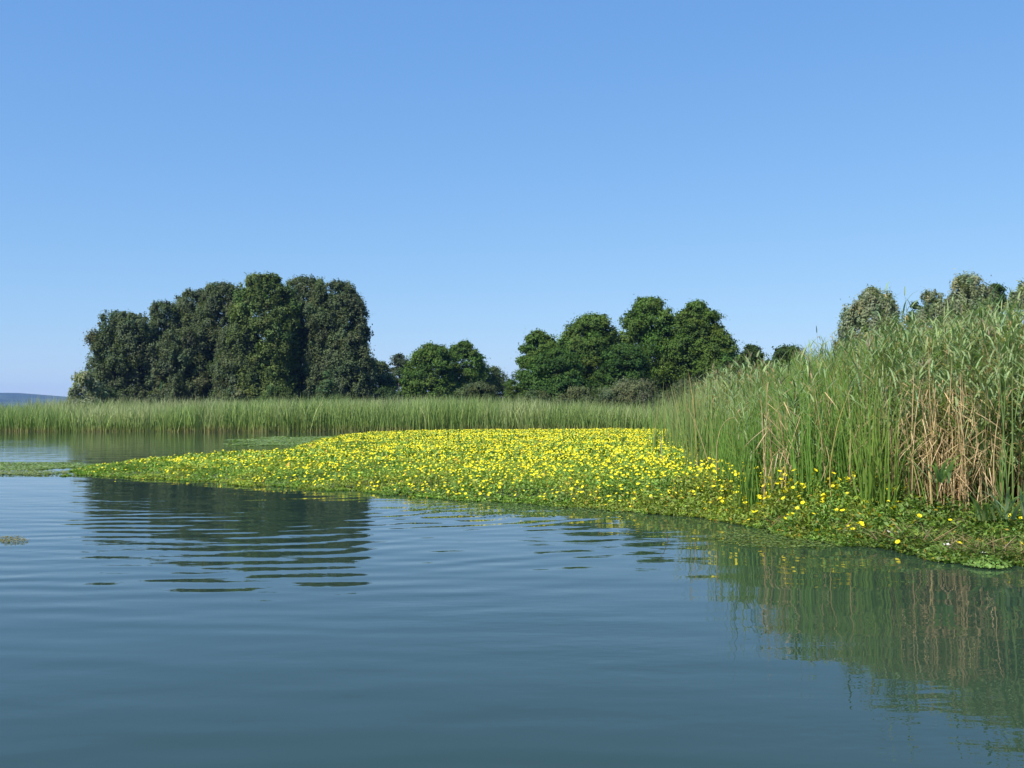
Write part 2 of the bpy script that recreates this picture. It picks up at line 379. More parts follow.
tree('bush', 'grey green bush just left of the near reeds below the middle grove', 'bush', 688, 74, 380, 28, 'bush', (.105, .125, .065), None, leaf=.12, base_z=.2, seed=38)
g4 = 'dark trees behind the near reeds'
tree('tree', 'small dark tree top right of the middle grove behind reed tips', 'tree', 752, 76, 346, 11, 'round', DARK, g4, leaf=.17, dens=3, seed=40)
tree('tree', 'dark low tree behind the reed tips left of the first willow', 'tree', 788, 72, 348, 19, 'round', DARK, g4, leaf=.17, dens=3, seed=41)
tree('tree', 'dark green tree behind, between the two silvery willows', 'tree', 916, 74, 303, 13, 'round', DARK, g4, leaf=.17, seed=42)
tree('tree', 'dark tree behind the right shoulder of the tallest willow', 'tree', 998, 72, 284, 14, 'round', DARK, g4, leaf=.17, seed=43)
g5 = 'silvery willows behind the near reeds'
tree('willow_tree', 'rounded silvery willow standing alone above the reeds', 'tree', 873, 56, 290, 30, 'willow', WIL, g5, leaf=.10, base_z=.8, seed=50, clump=.85)
tree('willow_tree', 'smaller silvery willow left of the tallest willow', 'tree', 934, 60, 291, 18, 'willow', WIL, g5, leaf=.10, base_z=.8, seed=51, clump=.85)
tree('willow_tree', 'tallest silvery willow above the reeds on the right', 'tree', 969, 58, 276, 28, 'willow', WIL, g5, leaf=.10, base_z=.8, seed=52, clump=.85)
tree('willow_tree', 'silvery willow cut by the right edge of the photo', 'tree', 1028, 54, 284, 24, 'willow', WIL, g5, leaf=.10, base_z=.8, seed=53, clump=.85)

# ---------------------------------------------------------------- reeds
def blades(B, az, L, w, lean, bend, segs, R, c0, c1, cb=None, tw=None, taper=1.0, tb=.12, cbf=1.0):
    """flat blades: B bases (n,3), az azimuth of lean, lean angle from vertical, bend added towards the tip; colour c0 base -> c1 tip, cb at the foot"""
    n = len(B); ca, sa = np.cos(az), np.sin(az)
    if tw is None: tw = R.uniform(0, PI, n)
    wd = np.stack([np.cos(tw), np.sin(tw), np.zeros(n)], 1)
    # keep the width direction perpendicular to the lean plane when strongly bent
    V = np.empty((n, segs + 1, 2, 3)); CC = np.empty((n, segs + 1, 2, 3))
    p = B.astype(float).copy(); dt = 1.0 / segs
    for s in range(segs + 1):
        t = s * dt
        if s > 0:
            th = lean + bend * (t - dt * .5) ** 2.2
            p = p + (L * dt)[:, None] * np.stack([np.sin(th) * ca, np.sin(th) * sa, np.cos(th)], 1)
        ww = w * (1 - taper * max(0, t - .05) ** 2.0) * (0.75 + .25 * min(1, t * 6)) * (1.0 if s < segs else .35)
        V[:, s, 0] = p - wd * ww[:, None] * .5; V[:, s, 1] = p + wd * ww[:, None] * .5
        c = c0 * (1 - t) + c1 * t
        if cb is not None:
            k = np.clip(1 - t / tb, 0, 1) * cbf
            k = k[:, None] if np.ndim(k) else k
            c = c * (1 - k) + cb * k
        CC[:, s, 0] = c; CC[:, s, 1] = c
    q = (np.arange(n)[:, None] * (segs + 1) * 2 + np.arange(segs)[None, :] * 2).ravel()
    F = np.stack([q, q + 1, q + 3, q + 2], 1)
    return V.reshape(-1, 3), F, CC.reshape(-1, 3)
def along(B, az, L, lean, bend, t):
    p = B.astype(float).copy(); k = 8
    for i in range(k):
        tt = t * (i + .5) / k; th = lean + bend * tt ** 2.2
        p = p + (L * t / k)[:, None] * np.stack([np.sin(th) * np.cos(az), np.sin(th) * np.sin(az), np.cos(th)], 1)
    return p
def vcol(c, n, R, j=.12, hue=.06):
    c = np.tile(np.asarray(c, float), (n, 1)) if np.ndim(c) == 1 else c
    return np.clip(c * (1 + R.normal(size=(n, 1)) * j) * (1 + R.normal(size=(n, 3)) * [hue, .02, hue]), .004, .95)
G1 = (0.110, 0.225, 0.030); G2 = (0.165, 0.275, 0.062); TAN = (0.42, 0.30, 0.14); GREY = (0.215, 0.285, 0.125); YEL = (0.30, 0.28, 0.09)

def cattails(B, H, R, w=.016, per=5, segs=6, g=G1, gt=G2, spread=.1):
    """upright blade tufts"""
    n = len(B); Bb = np.repeat(B, per, axis=0) + np.c_[R.normal(size=(n * per, 2)) * .035, np.zeros(n * per)]
    m = len(Bb); L = np.repeat(H, per) * R.uniform(.72, 1.04, m)
    az = R.uniform(0, 2 * PI, m); lean = np.abs(R.normal(size=m)) * spread; bend = np.abs(R.normal(size=m)) * .22
    brk = R.random(m) < .05; bend[brk] += R.uniform(.8, 2.2, brk.sum())
    cb = vcol(TAN, m, R, .2) * .8
    dry = R.random(m) < .06
    c0 = vcol(g, m, R); c1 = vcol(gt, m, R); c0[dry] = vcol(YEL, dry.sum(), R, .2); c1[dry] = vcol(TAN, dry.sum(), R, .2)
    return blades(Bb, az, L, w * R.uniform(.6, 1.2, m), lean, bend, segs, R, c0, c1, cb, tb=.12, cbf=R.uniform(.1, .8, m))
def reedstalks(B, H, R, w=.012, leaves=11, segs=6, lw=.028, ll=.5, deadf=.4, plume=.03, green=GREY, dense_top=True):
    """cane stalks with arching leaves: tan canes, leaves along the upper part"""
    n = len(B); az = R.uniform(0, 2 * PI, n); lean = np.abs(R.normal(size=n)) * .07; bend = np.abs(R.normal(size=n)) * .2
    dead = R.random(n) < deadf
    cs = vcol((.16, .19, .07), n, R, .15); cs[dead] = vcol((.40, .27, .14), dead.sum(), R, .2)
    parts = [blades(B, az, H, np.full(n, w), lean, bend, segs, R, cs, cs * .9, tw=R.uniform(-.5, .5, n), taper=.6)]
    for k in range(leaves):
        lo = .42 if dense_top else .2
        t = (lo + (1 - lo) * (k + R.random()) / leaves)
        t = min(t, .99)
        Pp = along(B, az, H, lean, bend, t); la = R.uniform(0, 2 * PI, n)
        L = ll * R.uniform(.6, 1.15, n) * (1 - .35 * (t > .9)); le = R.uniform(.35, .95, n); be = R.uniform(.5, 1.9, n)
        c0 = vcol(green, n, R, .18, .08); c1 = c0 * 1.1
        dd = R.random(n) < (.12 + .6 * max(0, .62 - t)); c0[dd] = vcol((.36, .27, .14), dd.sum(), R, .2); c1[dd] = c0[dd]; le[dd] += .3; be[dd] += .6
        parts.append(blades(Pp, la, L, lw * R.uniform(.7, 1.2, n), le, be, 4, R, c0, c1, tw=la + PI / 2 + R.normal(size=n) * .35, taper=.95))
    pl = R.random(n) < plume
    if pl.sum():
        Pp = along(B, az, H, lean, bend, .98)[pl]
        for k in range(7):
            m = len(Pp); la = R.uniform(0, 2 * PI, m)
            c = vcol((.27, .22, .15), m, R, .15)
            parts.append(blades(Pp, la, R.uniform(.12, .26, m), np.full(m, .014), R.uniform(.1, .6, m), R.uniform(.2, .8, m), 3, R, c, c))
    return join(parts)
def scatter(poly, n, R, edge=0.0, ns=0.0, nscale=1.0, box=None):
    P = np.asarray(poly); x0, y0 = P.min(0); x1, y1 = P.max(0)
    if box: x0, y0, x1, y1 = max(x0, box[0]), max(y0, box[1]), min(x1, box[2]), min(y1, box[3])
    X = R.uniform(x0, x1, n); Y = R.uniform(y0, y1, n)
    s = sdist(poly, X, Y) + (fbm(X * nscale, Y * nscale, 0, 5) - .5) * 2 * ns
    k = s > edge
    return np.stack([X[k], Y[k], np.zeros(k.sum())], 1), s[k]
pxof = lambda B: 512 + B[:, 0] / B[:, 1] * 1000

# far reed belt
R = np.random.default_rng(100)
far_poly = [(-62, 74), (-54, 69), (-46, 68), (-30, 67.2), (-15, 66.6), (0, 66), (11, 65.5), (15, 62), (40, 58), (60, 80), (40, 92), (-48, 90), (-60, 82)]
def far_reeds(n, R, box=None, w=.05, segs=4):
    B, s = scatter(far_poly, n, R, 0, .9, .25, box)
    px = pxof(B)
    H = np.interp(px, [-200, 0, 60, 120, 220, 300, 420, 520, 600, 700, 900], [1.95, 1.95, 2.1, 2.2, 2.3, 2.4, 2.4, 2.3, 2.3, 2.4, 2.5])
    H = H * (0.54 + .56 * fbm(B[:, 0] * .12, B[:, 1] * .2, 0, 77) + .36 * fbm(B[:, 0] * .6, B[:, 1] * .6, 0, 78)) + np.clip(B[:, 1] - 72, 0, 14) * .015
    m = len(B); H = H * R.uniform(.82, 1.05, m)
    az = R.uniform(0, 2 * PI, m); lean = np.abs(R.normal(size=m)) * .17; bend = np.abs(R.normal(size=m)) * .8; thin = R.random(m) < .5; w = np.where(thin, w * .6, w)
    patch = fbm(B[:, 0] * .22, B[:, 1] * .22, 0, 21)[:, None]
    c0 = vcol((.17, .25, .055), m, R, .22) * (0.75 + .5 * patch)
    tip = np.array([.36, .39, .20]) * (patch > .5) + np.array([.25, .33, .12]) * (patch <= .5)
    c1 = vcol(tip, m, R, .15)
    cb = vcol((.34, .26, .12), m, R, .2)
    return blades(B, az, H, w * R.uniform(.6, 1.3, m), lean, bend, segs, R, c0, c1, cb, tb=.2, cbf=np.clip(fbm(B[:, 0] * .5, B[:, 1] * .5, 0, 31) * 1.6 - .3, 0, 1))
parts = [far_reeds(46000, R), far_reeds(40000, R, (-60, 60, 30, 72))]
bk, _ = scatter([(-42, 86), (-20, 84), (12, 78), (24, 76), (26, 84), (-42, 92)], 26000, R, 0, 1.5, .2)
mH = len(bk); hh = (2.55 + .9 * (fbm(bk[:, 0] * .15, bk[:, 1] * .15, 0, 44) - .5)) * R.uniform(.85, 1.05, mH)
parts.append(blades(bk, R.uniform(0, 6.28, mH), hh, np.full(mH, .05), np.abs(R.normal(size=mH)) * .15, np.abs(R.normal(size=mH)) * .8, 4, R, vcol((.17, .23, .08), mH, R), vcol((.34, .37, .20), mH, R, .18)))
V, F, c = join(parts)
tag(mk('reed_belt', V, F, M_reed, col=c), 'long green belt of reeds along the far shore below the trees', 'reeds', kind='stuff')

# near reed stand on the right
R = np.random.default_rng(200)
stand_poly = SF + [(14, 24), (14, 34), (16, 60), (14, 66), (11.2, 64)]
def stand_h(px): return np.interp(px, [640, 700, 740, 780, 820, 880, 940, 1000, 1100, 1300], [2.55, 2.6, 2.65, 2.74, 2.8, 2.9, 2.9, 3.0, 3.2, 3.2])
def front_h(s, n): return 1.05 * (.58 + .42 * np.clip(s / 2.4, 0, 1)) * np.where(R.random(n) < .05, 1.12, 1)
parts = []
# cattail like blades, front and left part
def select(B, s, fn, R):
    k = R.random(len(B)) < fn(pxof(B), s); return B[k], s[k]
B, s = scatter(stand_poly, 16000, R, 0.0, .55, .8, (0, 10, 10.5, 24))
B, s = select(B, s, lambda px, s: np.interp(px, [700, 760, 860, 900, 960, 1100], [1, 1, .9, .45, .15, .25]) * np.where(s < 3.5, 1, .55) * np.clip(.10 + s * np.interp(px, [650, 760, 850], [.22, .28, .5]), 0, 1), R)
H = stand_h(pxof(B)) * (0.86 + .22 * fbm(B[:, 0] * .9, B[:, 1] * .9, 0, 3)) * R.uniform(.72, 1.06, len(B)) * front_h(s, len(B))
parts.append(cattails(B, H, R, per=5, w=.021, spread=.14))
B, s = scatter(stand_poly, 42000, R, 0.0, 1.3, .4, (0, 20, 16, 66))
B, s = select(B, s, lambda px, s: np.clip(.06 + s * .22, 0, .5), R)
H = stand_h(pxof(B)) * (0.86 + .22 * fbm(B[:, 0] * .5, B[:, 1] * .5, 0, 3)) * R.uniform(.85, 1.06, len(B))
parts.append(cattails(B, H, R, per=3, w=.03, segs=4, g=(.15, .215, .055), gt=(.23, .285, .11)))
B, s = scatter([(3.0, 20), (4.2, 17.5), (5.6, 28), (8.5, 50), (10.2, 60), (8.8, 60), (5.2, 36)], 260, R, 0, .5, .5)
H = R.uniform(1.5, 2.4, len(B)); parts.append(cattails(B, H, R, per=4, w=.02, segs=5, g=(.12, .22, .04), gt=(.2, .29, .09)))
V, F, c = join(parts)
tag(mk('cattail_bed', V, F, M_reed, col=c), 'dense upright green blades of the near stand rising behind the yellow flowers', 'reeds', kind='stuff')
parts = []
B, s = scatter(stand_poly, 11000, R, 0.25, .4, .8, (0, 10, 11, 24))
B, s = select(B, s, lambda px, s: np.interp(px, [700, 760, 860, 900, 940, 1100], [.04, .07, .14, .6, 1, 1]), R)
H = stand_h(pxof(B)) * (0.9 + .18 * fbm(B[:, 0] * .9, B[:, 1] * .9, 0, 3)) * R.uniform(.78, 1.03, len(B)) * front_h(s, len(B))
parts.append(reedstalks(B, H, R, leaves=16, lw=.024))
B, s = scatter(stand_poly, 9000, R, 0.5, .4, .8, (0, 22, 14, 50))
B, s = select(B, s, lambda px, s: np.full(len(px), .28), R)
H = stand_h(pxof(B)) * R.uniform(.9, 1.08, len(B))
parts.append(reedstalks(B, H, R, w=.018, leaves=8, lw=.045, segs=4, plume=.12))
V, F, c = join(parts)
tag(mk('cane_reed_bed', V, F, M_reed, col=c), 'grey green leafy cane reeds with tan stalks filling the right end of the stand', 'reeds', kind='stuff')

# ---------------------------------------------------------------- floating flower mat
def bed_pts(lst): return [tuple(ground_at(px, EYE_ / (y - HOR))[:2]) for px, y, EYE_ in lst]
e = 1600; b_ = 1350
front = [(66, 474, e), (130, 478, e), (200, 482, e), (280, 487, e), (350, 492, e), (420, 497, e), (500, 503, e), (560, 507, e), (620, 511, e), (700, 518, e), (760, 530, e), (830, 541, e), (890, 551, e), (950, 561, e), (1024, 568, e), (1200, 585, e)]
bed_poly = bed_pts(front) + [(9.5, 15), (7.5, 17), (5.8, 18.5), (6.4, 24), (8.2, 34), (9.8, 48), (11.5, 62), (8, 66), (-2, 65.5), (-8.5, 62), (-9.5, 58), (-9.8, 52), (-9.0, 44), (-8.5, 38)] + bed_pts([(280, 448, b_), (200, 449.5, b_), (130, 453, b_), (90, 458, b_), (64, 466, b_)])
def mat_h(X, Y, s):
    px = 512 + X / Y * 1000
    base = np.interp(px, [0, 120, 250, 450, 700, 780, 900, 1024], [.06, .12, .20, .30, .44, .68, .60, .36])
    side = np.interp(px, [600, 760, 860, 1000], [1.3, 1.0, 1.2, 1.6])
    base = base * np.interp(Y, [30, 55], [1, .6])
    return base * np.clip(s / side, .06, 1) ** 1.3 * (.6 + .7 * fbm(X * .8, Y * .8, 0, 51)) + .02
def shoots(B, s, R, nl, size, colour, per_h=1.0):
    """leafy upright shoots"""
    n = len(B); top = mat_h(B[:, 0], B[:, 1], s) * R.uniform(.65, 1.15, n); parts = []
    for k in range(nl):
        f = (k + R.random(n)) / nl; az = R.uniform(0, 2 * PI, n)
        out = size * .6
        P = B + np.stack([np.cos(az) * out, np.sin(az) * out, top * (.25 + .75 * f)], 1)
        tilt = R.uniform(.3, 1.2, n)
        nn = np.stack([-np.cos(az) * np.sin(tilt), -np.sin(az) * np.sin(tilt), np.cos(tilt)], 1) + R.normal(size=(n, 3)) * .3
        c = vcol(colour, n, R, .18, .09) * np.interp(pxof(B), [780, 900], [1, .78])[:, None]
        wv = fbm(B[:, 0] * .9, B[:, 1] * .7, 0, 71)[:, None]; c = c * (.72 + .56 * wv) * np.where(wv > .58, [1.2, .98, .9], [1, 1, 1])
        old = (R.random(n) < .05)[:, None]; c = np.where(old, c * [2.0, .95, .8], c)
        parts.append(leaf_quads(P, nn, size * R.uniform(.7, 1.25, n), R, 2.2, c))
    return join(parts)
R = np.random.default_rng(300)
LG = (0.20, 0.32, 0.048)
parts = []
def bed_scatter(n, box, ns=.6, nscale=1.1, edge=0): return scatter(bed_poly, n, R, edge, ns, nscale, box)
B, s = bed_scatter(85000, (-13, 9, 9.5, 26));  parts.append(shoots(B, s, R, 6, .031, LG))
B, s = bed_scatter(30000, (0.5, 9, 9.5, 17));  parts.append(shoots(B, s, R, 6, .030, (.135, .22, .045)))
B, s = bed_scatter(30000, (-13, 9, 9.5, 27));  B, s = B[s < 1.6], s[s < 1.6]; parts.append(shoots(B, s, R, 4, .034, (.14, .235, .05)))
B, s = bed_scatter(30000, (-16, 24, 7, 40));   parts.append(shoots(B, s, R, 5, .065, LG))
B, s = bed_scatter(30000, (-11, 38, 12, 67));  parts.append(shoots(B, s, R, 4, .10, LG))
V, F, c = join(parts)
tag(mk('water_primrose_mat', V, F, M_mat, col=c), 'wide floating mat of small green leaves carrying yellow blossoms', 'water plants', kind='stuff')
# tangled stems below the leaves, one low sheet with a ragged rim
def under():
    xs = np.arange(-13, 10, .22); P, Q = [], []
    yb = np.concatenate([np.arange(9, 26, .22), np.arange(26, 40, .5), np.arange(40, 67, 1.0)])
    X, Y = np.meshgrid(np.arange(-16, 11, .25), yb); nx = X.shape[1]
    s = sdist(bed_poly, X, Y) + (fbm(X * 1.1, Y * 1.1, 0, 5) - .5) * 1.2
    Z = .35 * mat_h(X, Y, s) * np.clip(s * 2, 0, 1) + .012 + .04 * noise(X * 3, Y * 3, 0, 8) * np.clip(s, 0, 1)
    ok = s > .22
    V = np.stack([X.ravel(), Y.ravel(), Z.ravel()], 1)
    I, J = np.meshgrid(np.arange(nx - 1), np.arange(len(yb) - 1)); a = (J * nx + I).ravel(); okf = ok.ravel()
    F = np.stack([a, a + 1, a + nx + 1, a + nx], 1); F = F[okf[F].all(1)]
    used, inv = np.unique(F, return_inverse=True)
    tag(mk('stem_tangle', V[used], inv.reshape(F.shape), M_under, smooth=True), 'dark tangle of stems under the leaves of the floating mat', 'water plants', kind='stuff')
under()

# yellow flowers
def flower_arrays(P, size, R, petals=5, stem=True):
    """cupped five petalled blossoms, merged"""
    n = len(P); axis = norm(np.stack([R.normal(size=n) * .35 - .25, R.normal(size=n) * .35 - .45, np.ones(n)], 1))
    t = norm(np.cross(axis, R.normal(size=(n, 3)))); b = np.cross(axis, t); parts = []
    for k in range(petals):
        a = 2 * PI * k / petals; d = t * math.cos(a) + b * math.sin(a); q = -t * math.sin(a) + b * math.cos(a)
        s = size[:, None]; V = np.empty((n, 4, 3))
        V[:, 0] = P; V[:, 1] = P + d * s * .42 + q * s * .30 + axis * s * .16; V[:, 2] = P + d * s * .58 + axis * s * .20; V[:, 3] = P + d * s * .42 - q * s * .30 + axis * s * .16
        c = vcol((.80, .69, .02), n, R, .05, .02)
        parts.append((V.reshape(-1, 3), np.arange(n * 4).reshape(n, 4), np.repeat(c, 4, axis=0)))
    return join(parts)
def flower_positions():
    out = []
    for n, box in ((13500, (-13, 9, 9.5, 26)), (14500, (-16, 26, 8, 40)), (38000, (-11, 40, 12, 67))):
        B, s = bed_scatter(n, box)
        px = pxof(B)
        dens = np.interp(px, [60, 120, 200, 330, 500, 800, 880, 960], [.04, .2, .4, .75, 1.0, .9, .5, .04])
        pat = .5 * fbm(B[:, 0] * .7, B[:, 1] * .45, 0, 61) + .5 * fbm(B[:, 0] * 2.2, B[:, 1] * 1.6, 0, 62)
        dens = dens * np.clip((pat - .28) * 2.6, .2, 1) * np.clip((s - .08) / .35, 0, 1) * np.interp(B[:, 1], [10, 20, 30, 45, 66], [1.6, 1.4, .95, .7, .66])
        k = R.random(len(B)) < dens; B, s = B[k], s[k]
        B[:, 2] = mat_h(B[:, 0], B[:, 1], s) * R.uniform(.75, 1.2, len(B)) + .02
        out.append(B)
    return np.concatenate(out)
FP = flower_positions()
# blossoms that climb up among the front reeds on the right
Bc, sc_ = scatter([tuple(ground_at(700, 17.5)[:2]), tuple(ground_at(712, 15)[:2]), tuple(ground_at(780, 13.4)[:2]), tuple(ground_at(915, 12.6)[:2]), tuple(ground_at(915, 13.6)[:2]), tuple(ground_at(780, 14.6)[:2])], 1500, R)
Bc = Bc[:260]; Bc[:, 2] = R.uniform(.22, .8, len(Bc)) * np.interp(pxof(Bc), [700, 860, 915], [1, .95, .6]); FP = np.concatenate([FP, Bc])
order = np.argsort(np.hypot(FP[:, 0], FP[:, 1])); FP = FP[order]
near, rest = FP[:300], FP[300:]
sz = np.where(rest[:, 1] < 26, .042, np.where(rest[:, 1] < 40, .045, .050)) * R.uniform(.6, 1.3, len(rest))
V, F, c = flower_arrays(rest, sz, R)
tag(mk('yellow_blossoms', V, F, M_petal, col=c), 'countless small yellow blossoms covering the floating mat out to the far reeds', 'flowers', kind='stuff')
protos = []
for v in range(4):
    Rf = np.random.default_rng(900 + v)
    V, F, c = flower_arrays(np.zeros((1, 3)), np.array([.050]), Rf)
    sv, sf, scol = blades(np.array([[0, 0, -.16]]), np.array([1.0]), np.array([.16]), np.array([.004]), np.array([.0]), np.array([.0]), 2, Rf, np.array([[.1, .2, .04]]), np.array([[.1, .2, .04]]))
    th = np.linspace(0, 2 * PI, 6, endpoint=False)
    V2, F2, c2 = join([(V, F, c), (sv, sf, scol)])
    protos.append(make_mesh('yellow_flower', V2, F2, c2)); protos[-1].materials.append(M_petal)
for i, p in enumerate(near):
    o = bpy.data.objects.new('yellow_flower', protos[i % 4]); C.objects.link(o)
    o.location = tuple(float(x) for x in p); o.rotation_euler = (0, 0, float(R.uniform(0, 6.28))); k = float(R.uniform(.8, 1.25)); o.scale = (k, k, k)
    tag(o, 'small open yellow blossom on the nearest fringe of the floating mat', 'flower', 'yellow blossoms nearest the camera')

# ---------------------------------------------------------------- single plants and bits that stand out
R = np.random.default_rng(400)
def tuft(px, d, H, n, label, w=.016, spread=.12, g=G1, gt=G2, z=0):
    p = ground_at(px, d, z); root = np.zeros((1, 3))
    B = np.c_[R.normal(size=(n, 2)) * .07, np.zeros(n)]
    V, F, c = cattails(B, np.full(n, H), R, w=w, per=1, segs=7, g=g, gt=gt, spread=spread)
    o = mk('cattail_tuft', V, F, M_reed, col=c); o.location = tuple(p)
    return tag(o, label, 'cattail', 'cattail tufts standing at the front of the reeds')
tuft(723, 15.6, 1.9, 16, 'single tuft of upright blades standing in the flowers left of the near reeds')
tuft(655, 27, 2.3, 18, 'leftmost thin tuft of tall blades rising from the yellow flowers')
tuft(690, 21, 2.3, 14, 'sparse blade tuft between the leftmost thin tuft and the near reeds')
tuft(742, 14.3, 2.2, 20, 'narrow dark green tuft on the left front corner of the near reeds', g=(.10, .18, .03))
tuft(868, 12.9, 2.3, 46, 'broad bright green fan of blades at the front of the reeds beside the tan canes', .019, .16, (.16, .26, .04), (.22, .31, .07))
tuft(886, 12.8, 2.1, 30, 'bright tuft touching the right side of the broad fan of blades', .018, .2, (.16, .26, .04), (.22, .31, .07))
tuft(806, 13.5, 2.25, 22, 'tall upright blade tuft in the middle of the reed front', .016, .1)
tuft(1014, 11.6, 2.65, 11, 'tallest blade tuft at the right edge of the photo', .022, .22, (.15, .23, .06), (.23, .30, .12))

def stalk(name, pts, r, colour, label, cat, group=None):
    P = [np.asarray(q, float) for q in pts]; P = np.array(P)
    t = np.linspace(0, 1, len(P)); tt = np.linspace(0, 1, 16)
    Q = np.stack([np.interp(tt, t, P[:, k]) for k in range(3)], 1)
    for _ in range(3): Q[1:-1] = (Q[:-2] + 2 * Q[1:-1] + Q[2:]) / 4
    V, F, c = tube(Q, r * np.linspace(1, .45, 16), 5)
    o = mk(name, V, F, M_reed, col=vcol(colour, len(V), R, .05, .02), loc=P[0], smooth=True)
    return tag(o, label, cat, group)
def at(px, y, d): p = ground_at(px, d); p[2] = h_at(y, d); return p
DRY = (.50, .40, .20); gb = 'dry bent stalks in front of the reeds'
stalk('dry_stalk', [at(716, 470, 15.5), at(716, 446, 15.5), at(720, 428, 15.5), at(727, 419, 15.4), at(735, 417, 15.3)], .008, DRY, 'pale dry stalk arched over like a hook above the flowers', 'stalk', gb)
stalk('dry_stalk', [at(708, 462, 17), at(698, 430, 17), at(688, 408, 17)], .009, DRY, 'straight pale dry stalk leaning left beside the hooked one', 'stalk', gb)
stalk('dry_stalk', [at(662, 462, 22), at(661, 438, 22), at(659, 436, 22)], .012, (.5, .45, .3), 'short pale dry stub in the flowers left of the hooked stalk', 'stalk', gb)
stalk('dry_stalk', [at(832, 520, 13.2), at(828, 470, 13.2), at(838, 420, 13.1), at(852, 386, 13.0)], .008, (.5, .42, .15), 'yellow dry stalk leaning right in the middle of the reeds', 'stalk', gb)
stalk('fallen_stalk', [at(778, 528.5, 13.25) + [0, 0, .03], at(800, 531, 12.9), at(845, 537, 12.4), at(893, 547, 11.5)], .011, (.55, .50, .28), 'long pale fallen reed stalk floating along the front of the mat', 'stalk')
stalk('twig', [at(668, 541, 12.1), at(665, 532, 12.1), at(662, 525, 12.1), at(658, 521, 12.1)], .005, (.20, .15, .10), 'thin bare twig sticking out of the water before the mat', 'twig')

def sprig(px, d, H, label):
    B = np.array([[0, 0, .1]]); n = 26; V0 = []
    parts = [blades(B, np.array([.5]), np.array([H]), np.array([.012]), np.array([.05]), np.array([.1]), 4, R, np.array([[.12, .2, .05]]), np.array([[.14, .22, .06]]), tw=np.array([0.0]))]
    t = np.linspace(.2, 1, n); a = R.uniform(0, 6.28, n)
    Bn = np.stack([np.zeros(n), np.zeros(n), .1 + H * t * .97], 1)
    parts.append(blades(Bn, a, np.full(n, .13) * R.uniform(.7, 1.2, n), np.full(n, .035), R.uniform(.5, 1.2, n), R.uniform(.1, .6, n), 3, R, vcol((.13, .22, .05), n, R), vcol((.16, .26, .07), n, R)))
    V, F, c = join(parts); o = mk('leafy_sprig', V, F, M_mat, col=c); o.location = tuple(ground_at(px, d))
    tag(o, label, 'plant', 'leafy sprigs rising above the flowers')
sprig(459, 34, .75, 'leafy green sprig above the flowers below the dark round tree')
sprig(563, 38, .85, 'taller leafy sprig above the flowers near the middle of the mat')
sprig(448, 40, .6, 'short sprig just left of the leafy one below the dark round tree')
sprig(623, 32, .8, 'leafy sprig in the flowers right of the middle, left of the near reeds')


# bare tan canes at the front of the right end, one object each
RC = np.random.default_rng(450); canes = []
for v in range(6):
    L = RC.uniform(1.8, 2.5)
    parts = [blades(np.zeros((1, 3)), np.array([1.]), np.array([L]), np.array([.013]), np.array([RC.uniform(0, .13)]), np.array([RC.uniform(0, .3)]), 6, RC, np.array([[.47, .33, .18]]), np.array([[.52, .38, .21]]), tw=np.array([0.1]), taper=.4)]
    m = 9; t = RC.uniform(.3, .98, m)
    parts.append(blades(np.stack([np.zeros(m), np.zeros(m), L * t * .98], 1), RC.uniform(0, 6.28, m), RC.uniform(.2, .5, m), np.full(m, .012), RC.uniform(1.9, 2.9, m), RC.uniform(.1, .4, m), 4, RC, vcol((.49, .36, .20), m, RC, .28), vcol((.49, .36, .20), m, RC, .28)))
    V, F, c = join(parts); me = make_mesh('dry_cane', V, F, c); me.materials.append(M_reed); canes.append(me)
for i in range(100):
    px = RC.normal(944, 25) if i < 82 else RC.uniform(760, 900); d = np.interp(px, [735, 800, 870, 940, 1000, 1100], [14.3, 13.7, 13.3, 12.7, 12.0, 11.2]) + RC.uniform(-.25, .5)
    o = bpy.data.objects.new('dry_cane', canes[i % 6]); C.objects.link(o); o.location = tuple(ground_at(px, d)); o.rotation_euler = (RC.normal() * .05, RC.normal() * .05, RC.uniform(0, 6.28)); k = RC.uniform(.75, 1.05); o.scale = (1, 1, k)
    tag(o, 'dry tan cane with hanging dead leaves at the foot of the near reeds', 'reed', 'tan canes at the front of the near reeds')

# arching grass-like leaves over the water at the right edge
def arch(px, d, z, n, L, label, colour, name='arching_plant'):
    B = np.c_[R.normal(size=(n, 2)) * .05, np.full(n, 0.0)]
    az = R.uniform(2.2, 5.8, n)
    V, F, c = blades(B, az, L * R.uniform(.6, 1.1, n), np.full(n, .04), R.uniform(.25, .8, n), R.uniform(.6, 1.6, n), 6, R, vcol(colour, n, R, .12), vcol(np.array(colour) * 1.1, n, R, .12), tw=az + PI / 2)
    o = mk(name, V, F, M_reed, col=c); p = ground_at(px, d, z); o.location = tuple(p)
    tag(o, label, 'plant', 'broad leaved plants arching over the fringe at the right')
arch(1006, 11.3, .35, 14, .62, 'grey green plant with broad leaves arching over the water at the right edge', (.27, .37, .22))
arch(938, 12.1, .7, 12, .6, 'broad leaved plant leaning out of the tan canes', (.28, .38, .17))
arch(985, 11.6, .3, 10, .5, 'lower broad leaved plant left of the arching one at the right edge', (.24, .35, .13))

